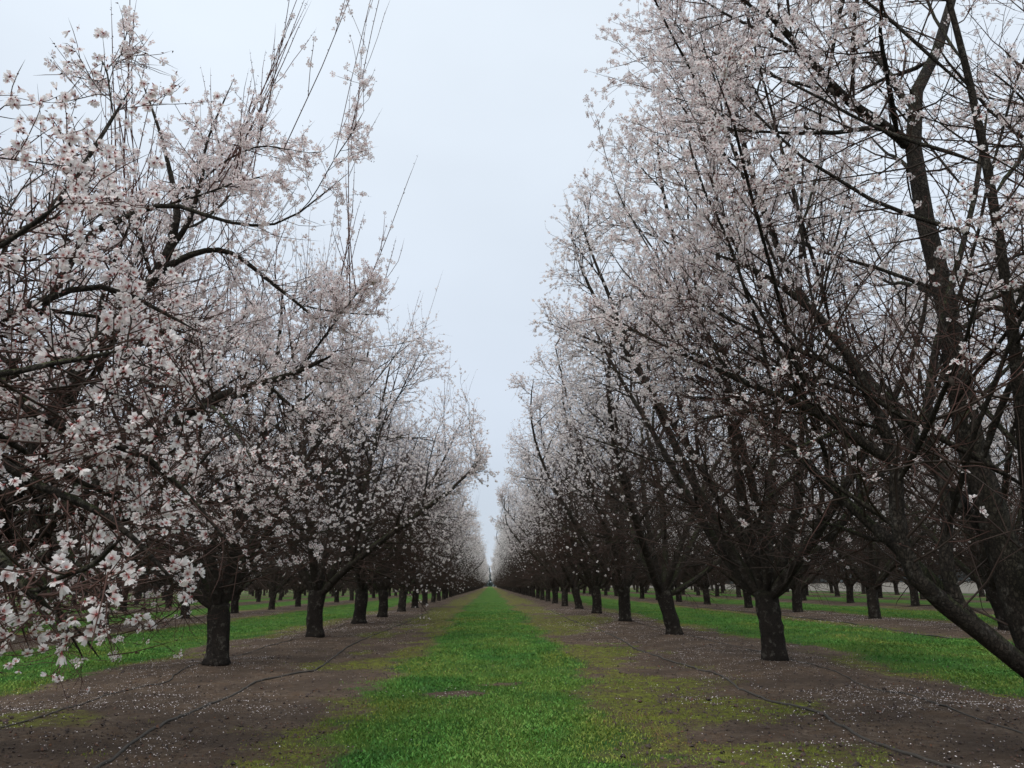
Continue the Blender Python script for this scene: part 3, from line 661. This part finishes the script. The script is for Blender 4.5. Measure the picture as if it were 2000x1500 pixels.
for side in ('L', 'R'):
    sg = -1 if side == 'L' else 1
    nrows = 7 if side == 'L' else 5
    for row in range(nrows):
        x0 = sg*(ROW0+PITCH*row)
        y0 = (11.06 if side == 'L' else 10.47) + (0.3 if row == 1 and side == 'R' else 0)
        ny = 72 if row == 0 else 60
        quota = [48, 26, 20, 15, 12, 10, 8][row]
        jn = 0; vis = 0
        for j in range(-1 if row else 0, ny):
            y = y0+SP*j + (0.45 if row else 0)*rp.uniform(-1, 1)
            if side == 'L' and row == 0: y = [11.06, 17.04, 22.96, 27.9][j] if j < 4 else y
            x = x0+rp.uniform(-0.05, 0.05)
            if y < (abs(x)/0.70)-5.5: continue
            vis_in = y > abs(x)/0.74
            if jn >= quota or y > 300:
                farpts.append((x, y)); continue
            jn += 1
            rz = rp.uniform(0, 6.28); s = rp.uniform(0.98, 1.06)
            if row == 0 and j == 1 and side == 'R': rz = 0.0
            dist = math.hypot(x, y)
            if dist < (46 if row == 0 else 30):
                P = protoL if side == 'L' else protoR
                k = [0, 1, 0, 1, 1, 0][j % 6] if side == 'L' else [0, 1, 2][j % 3]
            else:
                P = farL if side == 'L' else farR; k = rp.randrange(3)
            if row == 0 and j == 0 and side == 'L': rz = 2.0; s = 0.88
            if row == 0 and j in (1, 2) and side == 'L': s = 1.07
            if row == 0 and j == 0 and side == 'R': s = 0.97; rz = 4.2
            o = put(P, k, x, y, rz, s); count += 1
            if row == 0 and j == 0 and side == 'L':      # short crown on a stout trunk
                for ch in bpy.data.objects:
                    if ch.parent is o and ch.name.startswith('trunk'): ch.scale = (1.08, 1.08, 1.0)
            n = jn
            if vis_in: vis += 1
            if row == 0:
                if (side, j) in NEARLAB: lab = NEARLAB[(side, j)]
                elif j < 12: lab = 'Blossoming almond tree, %s trunk along the row %s of the grass aisle' % (ORD[j+1], 'left' if side == 'L' else 'right')
                else: lab = 'Small far-off almond tree deep in the row %s of the grass aisle' % ('left' if side == 'L' else 'right')
                tagtree(o, lab, GL if side == 'L' else GR)
            elif row == 1:
                sd = 'left' if side == 'L' else 'right'
                if vis_in and vis <= 9: lab = 'Almond tree in the second row on the %s, %s visible trunk from the frame edge' % (sd, ORD[vis-1] if vis > 1 else 'first')
                elif not vis_in: lab = 'Almond tree just outside the %s edge in the second row' % sd
                else: lab = 'Small almond tree far along the second row on the %s' % sd
                tagtree(o, lab, 'almond trees of the second row on the '+sd)
            else:
                sd = 'left' if side == 'L' else 'right'
                lab = 'Shaded almond tree in the %s row on the %s, behind nearer rows' % (ORD[row], sd)
                if vis_in and vis <= 5: lab = 'Shaded almond tree, %s row on the %s, %s trunk from the frame edge' % (ORD[row], sd, ORD[vis-1] if vis > 1 else 'first')
                elif not vis_in: lab = 'Almond tree just outside the %s edge in the %s row' % (sd, ORD[row])
                tagtree(o, lab, 'almond trees of the %s row on the %s' % (ORD[row], sd))
print('INDIVIDUAL TREES', count, 'REST', len(farpts))
# the rest of the orchard, past the 300 that show largest: one joined mass
def far_mass():
    V = np.array([(x, y, 0.0) for x, y in farpts], float); n = len(V)
    me = bpy.data.meshes.new('far_orchard'); me.vertices.add(n); me.vertices.foreach_set('co', V.astype(np.float32).ravel())
    rg = np.random.default_rng(8)
    a = me.attributes.new('turn', 'FLOAT', 'POINT'); a.data.foreach_set('value', rg.uniform(0, 6.28, n).astype(np.float32))
    a = me.attributes.new('grown', 'FLOAT', 'POINT'); a.data.foreach_set('value', rg.uniform(0.93, 1.07, n).astype(np.float32))
    a = me.attributes.new('which', 'INT', 'POINT'); a.data.foreach_set('value', rg.integers(0, 2, n).astype(np.int32))
    o = link('far_orchard', me, kind='stuff', label='Mass of distant almond trees filling the far rows of the orchard', category='trees')
    g = bpy.data.node_groups.new('spread_trees', 'GeometryNodeTree')
    g.interface.new_socket('Geometry', in_out='INPUT', socket_type='NodeSocketGeometry'); g.interface.new_socket('Geometry', in_out='OUTPUT', socket_type='NodeSocketGeometry')
    gi = g.nodes.new('NodeGroupInput'); go = g.nodes.new('NodeGroupOutput')
    iop = g.nodes.new('GeometryNodeInstanceOnPoints'); gti = []
    join = g.nodes.new('GeometryNodeJoinGeometry')
    for r_ in reversed(mass):
        src = mass_src[r_.name]
        oi = g.nodes.new('GeometryNodeObjectInfo'); oi.inputs['Object'].default_value = src; oi.inputs['As Instance'].default_value = True
        g.links.new(oi.outputs['Geometry'], join.inputs[0])
    def na(name, dt):
        q = g.nodes.new('GeometryNodeInputNamedAttribute'); q.data_type = dt; q.inputs['Name'].default_value = name; return q.outputs['Attribute']
    cx = g.nodes.new('ShaderNodeCombineXYZ'); g.links.new(na('turn', 'FLOAT'), cx.inputs['Z'])
    g.links.new(gi.outputs[0], iop.inputs['Points']); g.links.new(join.outputs[0], iop.inputs['Instance'])
    iop.inputs['Pick Instance'].default_value = True; g.links.new(na('which', 'INT'), iop.inputs['Instance Index'])
    g.links.new(cx.outputs[0], iop.inputs['Rotation']); g.links.new(na('grown', 'FLOAT'), iop.inputs['Scale'])
    g.links.new(iop.outputs[0], go.inputs[0])
    m = o.modifiers.new('spread', 'NODES'); m.node_group = g
mass_src = {}
for r_ in mass:
    ks = {q.name.split('.')[0]: q for q in KIDS[r_.name]}
    def arr(me):
        v = np.empty(len(me.vertices)*3, np.float32); me.vertices.foreach_get('co', v)
        l = np.empty(len(me.loops), np.int32); me.loops.foreach_get('vertex_index', l)
        mi = np.empty(len(me.polygons), np.int32); me.polygons.foreach_get('material_index', mi)
        return v.reshape(-1, 3), l.reshape(-1, 3), mi
    cv, cf, cm = arr(ks['crown'].data); tv, tf, tm = arr(ks['trunk'].data)
    me = mk_mesh('far_tree', np.concatenate([cv, tv]), np.concatenate([cf, tf+len(cv)]), [M_PETAL_R, M_LIMB, M_TWIG, M_TRUNK], np.concatenate([cm, tm*0+3]))
    mass_src[r_.name] = bpy.data.objects.new('far_tree', me)
far_mass()
for r_ in mass:
    for q in KIDS[r_.name]: bpy.data.objects.remove(q)
    bpy.data.objects.remove(r_)

# old almonds left hanging in the near right tree
def nuts():
    rg = np.random.default_rng(77)
    V = []; K, S = 5, 6
    for k in range(K):
        a = math.pi*k/(K-1); rr = math.sin(a)*(1+0.1*math.cos(a))
        for s in range(S):
            t = 2*math.pi*s/S; V.append((0.011*rr*math.cos(t), 0.009*rr*math.sin(t), -0.018*math.cos(a)))
    T = []
    for k in range(K-1):
        for s in range(S):
            a, b_, c, d = k*S+s, k*S+(s+1) % S, (k+1)*S+(s+1) % S, (k+1)*S+s; T += [(a, b_, c), (a, c, d)]
    me = mk_mesh('dried_nut', np.array(V), np.array(T), [M_NUT], smooth=True)
    tw = [o for o in bpy.data.objects if o.parent is near_right and o.name.startswith('twigs')][0].data
    v = np.empty(len(tw.vertices)*3, np.float32); tw.vertices.foreach_get('co', v); v = v.reshape(-1, 3)
    sel = v[(v[:, 2] > 1.9) & (v[:, 2] < 4.6) & (v[:, 0] < 0.6) & (v[:, 0] > -2.0)]
    for i in rg.integers(0, len(sel), 50):
        p = sel[i]; o = link('dried_nut', me, near_right, (float(p[0]), float(p[1]), float(p[2])-0.016)); o.rotation_euler = (rg.normal(0, 0.4), rg.normal(0, 0.4), rg.random()*6); o.scale = (1.25,)*3
nuts()

# ------------------------------------------------------------------ irrigation hoses
def hose(pts, r, label, ext0=None, ext1=None):
    P = smooth_line([(x, y, 0) for x, y in pts], max(24, len(pts)*14))
    P[:, 0] += 0.05*(fbm(P[:, 1]*1.3, P[:, 1]*0, 41)-0.5); P[:, 2] = ground_h(P[:, 0], P[:, 1])+r*0.9*(fbm(P[:, 1]*0.9, P[:, 1]*0+3, 42)*2-0.3)
    rg = np.random.default_rng(len(pts))
    V, T = tubes(P[None], np.full((1, len(P)), r), 8, rg)
    link('drip_hose', mk_mesh('drip_hose', V, T, [M_HOSE], smooth=True), label=label, category='hose', group='black drip irrigation hoses along the tree rows')
hose([(-2.3, 2.5), (-2.45, 4.4), (-2.55, 5.44), (-2.75, 6.98), (-2.74, 8.49), (-2.8, 9.8), (-2.56, 10.59), (-2.45, 11.2), (-2.6, 13.5), (-2.75, 17), (-2.65, 24), (-2.7, 34)], 0.0125, 'Black drip hose curving over bare soil in front of the nearest left trunk')
hose([(-3.7, 3.2), (-3.85, 5.4), (-3.88, 6.51), (-3.83, 6.84), (-3.89, 7.48), (-3.95, 8.82), (-3.87, 9.68), (-4.2, 11.3), (-4.2, 17), (-4.3, 24)], 0.008, 'Thin half-buried hose at lower left ending beside a yellow-green patch')
hose([(2.75, 3.2), (2.77, 4.88), (2.68, 5.64), (2.77, 6.69), (2.67, 7.9), (2.8, 9.72), (2.7, 10.83), (2.55, 13.6), (2.7, 16.5), (2.6, 24), (2.65, 34)], 0.0125, 'Black drip hose running to the lower right corner beside bright yellow-green weeds')
hose([(3.75, 4.6), (3.84, 5.72), (3.84, 6.12), (3.88, 6.71), (4.05, 7.57), (3.96, 8.04), (4.15, 9.2), (4.3, 10.5), (4.2, 16), (4.2, 24)], 0.008, 'Thin dark hose over petal-strewn soil between right edge and the stout trunk')
hose([(8.95, 9), (9.08, 13.1), (9.12, 14.56), (9.18, 16.39), (9.68, 19.58), (9.97, 24.86), (9.9, 33), (9.8, 45)], 0.016, 'Dark hose on the soil strip of the second row, past the green strip')

# ------------------------------------------------------------------ ground cover
def in_view(x, y, m=0.73): return np.abs(x-0.03*y) < y*m+0.6
def grass():
    rg = np.random.default_rng(3)
    P = []
    def scatter(x0, x1, y0, y1, dens):
        n = int((x1-x0)*(y1-y0)*dens); x = rg.uniform(x0, x1, n); y = rg.uniform(y0, y1, n); k = in_view(x, y); return x[k], y[k]
    bands = [(3.8, 7, 4900), (7, 10, 3000), (10, 15, 1300), (15, 24, 480), (24, 34, 190), (34, 50, 60)]
    for y0, y1, dn in bands:
        for xa, xb in ((-3.2, 3.2), (-9.6, -5.0), (5.0, 9.8), (-17, -12.4), (12.4, 17)):
            if abs(xa) > 10 and y1 < 15: continue
            x, y = scatter(xa, xb, y0, y1, dn*(1 if abs(xa) < 4 else 0.75)); l, m = cover(x, y)
            u = rg.random(len(x)); keep = u < np.maximum(l*(0.65+0.35*fbm(x*3, y*3, 8)), m*0.5)
            x, y, l, m = x[keep], y[keep], l[keep], m[keep]
            P.append(np.stack([x, y, l, m], -1))
    P = np.concatenate(P); n = len(P); x, y, l, m = P.T
    z = ground_h(x, y); dist = np.hypot(x, y)
    lod = np.clip(dist/8.5, 1, 3.5)
    leaf = rg.random(n) < 0.45
    ht = np.where(leaf, rg.uniform(0.008, 0.024, n), rg.uniform(0.012, 0.042, n))*(0.45+0.75*l)*(0.6+0.8*fbm(x*1.7, y*1.7, 15))*np.minimum(lod, 1.8)**0.4
    w = np.where(leaf, rg.uniform(0.004, 0.007, n), rg.uniform(0.0016, 0.0032, n))*lod**0.85
    az = rg.random(n)*6.28; la = rg.random(n)*6.28; lean = np.where(leaf, rg.uniform(0.5, 1.6, n), rg.uniform(0.1, 0.8, n))*ht
    dx, dy = np.cos(az)*w, np.sin(az)*w
    tuft = (fbm(x*5, y*5, 61, 2) > 0.66) & (m > 0.3); ht = np.where(tuft, ht*1.9, ht)
    base = np.stack([x, y, z-0.004+np.where(leaf, rg.uniform(0, 0.03, n)*l, 0)], -1)
    tip = base+np.stack([np.cos(la)*lean, np.sin(la)*lean, ht], -1)
    midp = (base*0.45+tip*0.55)+np.stack([0*ht, 0*ht, ht*0.12], -1)
    side = np.stack([dx, dy, 0*dx], -1)
    b0 = base-side*0.35; m0 = midp-side; m1 = midp+side; 
    V = np.stack([b0, m1, tip, m0], 1).reshape(-1, 3)
    i = np.arange(n)*4; T = np.stack([i, i+1, i+2, i+3], -1)
    tone = np.clip(0.9*(1-l)+rg.normal(0, 0.16, n)+0.20+2.3*(fbm(x*1.0, y*0.6, 18)-0.5), 0, 1)
    shade = np.clip(rg.random(n)*0.7+1.6*(fbm(x*2.2, y*1.5, 19)-0.5)+0.15, 0, 1)
    mt, t, bb = new_mat('grass_blade')
    c = cramp(t, attr(t, 'shade'), [(0.0, (0.038, 0.12, 0.022)), (0.55, (0.066, 0.195, 0.03)), (1.0, (0.12, 0.26, 0.045))])
    c2 = cramp(t, attr(t, 'shade'), [(0.0, (0.13, 0.15, 0.026)), (0.75, (0.22, 0.26, 0.04)), (1.0, (0.20, 0.12, 0.05))])
    c = mixc(t, attr(t, 'tone'), c, c2)
    t.links.new(c, bb.inputs['Base Color']); bb.inputs['Roughness'].default_value = 0.6
    me = mk_mesh('grass', V, T, [mt], attrs={'tone': np.repeat(tone, 4), 'shade': np.repeat(shade, 4)})
    print('BLADES', n)
    link('grass', me, kind='stuff', label='Low green grass and weeds carpeting the aisles between the tree rows', category='grass')
grass()

def petals():
    rg = np.random.default_rng(4); P = []
    for y0, y1, dn in ((3.6, 8, 620), (8, 14, 420), (14, 24, 220), (24, 36, 80)):
        x = rg.uniform(-16, 16, int(32*(y1-y0)*dn)); y = rg.uniform(y0, y1, len(x)); k = in_view(x, y)
        x, y = x[k], y[k]; l, m = cover(x, y); d, kk = aisle_d(x)
        pr = (0.05+0.95*sstep(1.3, 2.6, d))*(1-0.85*l)*(1-0.15*m)*(0.10+0.90*sstep(0.40, 0.64, fbm(x*1.1, y*1.1, 31)))*(0.35+0.65*sstep(0.35, 0.6, fbm(x*8, y*8, 32, 2)))
        pr = np.maximum(pr, 0.8*np.exp(-(((x+0.42)/0.45)**2+((y-8.7)/0.25)**2)))
        k = rg.random(len(x)) < pr
        P.append(np.stack([x[k], y[k], l[k]], -1))
    P = np.concatenate(P); x, y, l = P.T; n = len(x)
    z = ground_h(x, y)+0.009+0.025*l*rg.random(n)
    s = rg.uniform(0.005, 0.0095, n)*np.clip(np.hypot(x, y)/14, 1, 1.8)
    nv = nrmz(np.stack([rg.normal(0, 0.35, n), rg.normal(0, 0.35, n), np.ones(n)], -1))
    tp = (np.array([(-0.9, 0, 0.05), (0, 0.75, 0.25), (1, 0.15, 0.0), (0.8, -0.4, 0.1), (0, -0.7, 0.2)]), np.array([(0, 4, 3), (0, 3, 2), (0, 2, 1)]), np.zeros(3, int), np.zeros(5))
    V, T, _, _ = stamp([tp], np.stack([x, y, z], -1), nv, s*0.8, rg)
    print('PETALS', n)
    link('fallen_petals', mk_mesh('fallen_petals', V, T, [M_FALLEN]), kind='stuff', label='White fallen petals strewn over soil and weeds beneath the trees', category='petals')
petals()

def litter():          # clods, dead leaves and twig ends on the bare soil
    rg = np.random.default_rng(6); n = 42000
    y = 3.6+24*rg.random(n)**1.6; x = rg.uniform(-1, 1, n)*np.minimum(0.78*y, 12); l, m = cover(x, y); k = rg.random(n) < (1-0.9*l)
    x, y = x[k], y[k]; n = len(x)
    s = rg.uniform(0.004, 0.013, n)*(0.5+rg.random(n)); s[rg.random(n) < 0.04] *= 2.3
    tp = (np.array([(1, 0, 0), (-0.5, 0.8, 0.1), (-0.6, -0.8, 0), (0.1, 0.1, 0.8), (0, 0, -0.4)]), np.array([(0, 1, 3), (1, 2, 3), (2, 0, 3), (0, 2, 4)]), np.zeros(4, int), np.zeros(5))
    nv = nrmz(np.stack([rg.normal(0, 0.3, n), rg.normal(0, 0.3, n), np.ones(n)], -1))
    V, T, _, _ = stamp([tp], np.stack([x, y, ground_h(x, y)+s*0.3], -1), nv, s, rg)
    m, t, bb = new_mat('soil_litter'); tcn = N(t, 'ShaderNodeTexCoord'); nn = noise(t, 25, 2, 0.5, tcn.outputs['Object'])
    t.links.new(cramp(t, nn.outputs['Fac'], [(0.3, (0.03, 0.022, 0.018)), (0.55, (0.09, 0.068, 0.058)), (0.72, (0.16, 0.07, 0.035))]), bb.inputs['Base Color'])
    link('soil_litter', mk_mesh('soil_litter', V, T, [m]), kind='stuff', label='Small clods and dead brown leaves scattered on the bare soil', category='litter')
litter()

# ------------------------------------------------------------------ the far distance
def distant():
    m, t, b = new_mat('hazed_foliage'); tcn = N(t, 'ShaderNodeTexCoord'); nn = noise(t, 0.5, 4, 0.6, tcn.outputs['Object'])
    t.links.new(cramp(t, nn.outputs['Fac'], [(0.3, (0.08, 0.10, 0.10)), (0.7, (0.14, 0.17, 0.175))]), b.inputs['Base Color'])  # bluish-grey of the air haze painted into the far foliage colour
    rg = np.random.default_rng(9)
    tp = (np.array([(1, 0, 0), (0, 1, 0.2), (-1, 0, 0), (0, -1, -0.2)]), np.array([(0, 1, 2), (0, 2, 3)]), np.zeros(2, int), np.zeros(4))
    # tall trees closing the aisle
    for i, (x, y, h, w) in enumerate(((-3.0, 560, 15, 4.5), (3.2, 575, 12.5, 4), (-10, 568, 11, 5), (11, 560, 12, 5))):
        n = 1500; u = nrmz(rg.normal(size=(n, 3)))*rg.random((n, 1))**0.35
        p = u*np.array([w, w, h*0.42])*(1+0.25*np.sin(u[:, [0]]*5+i)); p[:, 2] += h*0.56
        root = bpy.data.objects.new('distant_tree', None); COL.objects.link(root); root.location = (x, y, 0)
        V, T, _, _ = stamp([tp], p, rg.normal(size=(n, 3)), rg.uniform(0.25, 0.6, n), rg)
        link('crown', mk_mesh('crown', V, T, [m]), root)
        Vt, Tt = tubes(np.array([[(0, 0, -0.2), (0.1, 0, h*0.3), (0, 0.1, h*0.7)]]), np.array([[0.4, 0.3, 0.1]]), 6, rg)
        link('trunk', mk_mesh('trunk', Vt, Tt, [M_TRUNK], smooth=True), root)
        lab = ['Tall bluish-grey tree closing the far end of the grass aisle', 'Lower bluish-grey tree beside the tallest one at the end of the aisle', 'Distant grey-green tree beyond the far end of the left row', 'Distant grey-green tree beyond the far end of the right row'][i]
        root['label'] = lab; root['category'] = 'tree'; root['group'] = 'distant trees beyond the orchard'
    n = 20000; a = rg.uniform(-1.15, 1.15, n); d = rg.uniform(640, 700, n); hh = 9+5*fbm(a*25, a*0, 3)
    p = np.stack([np.sin(a)*d, np.cos(a)*d, rg.random(n)**1.3*hh], -1)
    V, T, _, _ = stamp([tp], p, rg.normal(size=(n, 3)), rg.uniform(1.2, 2.6, n), rg)
    link('treeline', mk_mesh('treeline', V, T, [m]), kind='stuff', label='Dark line of far trees along the horizon', category='treeline')
distant()
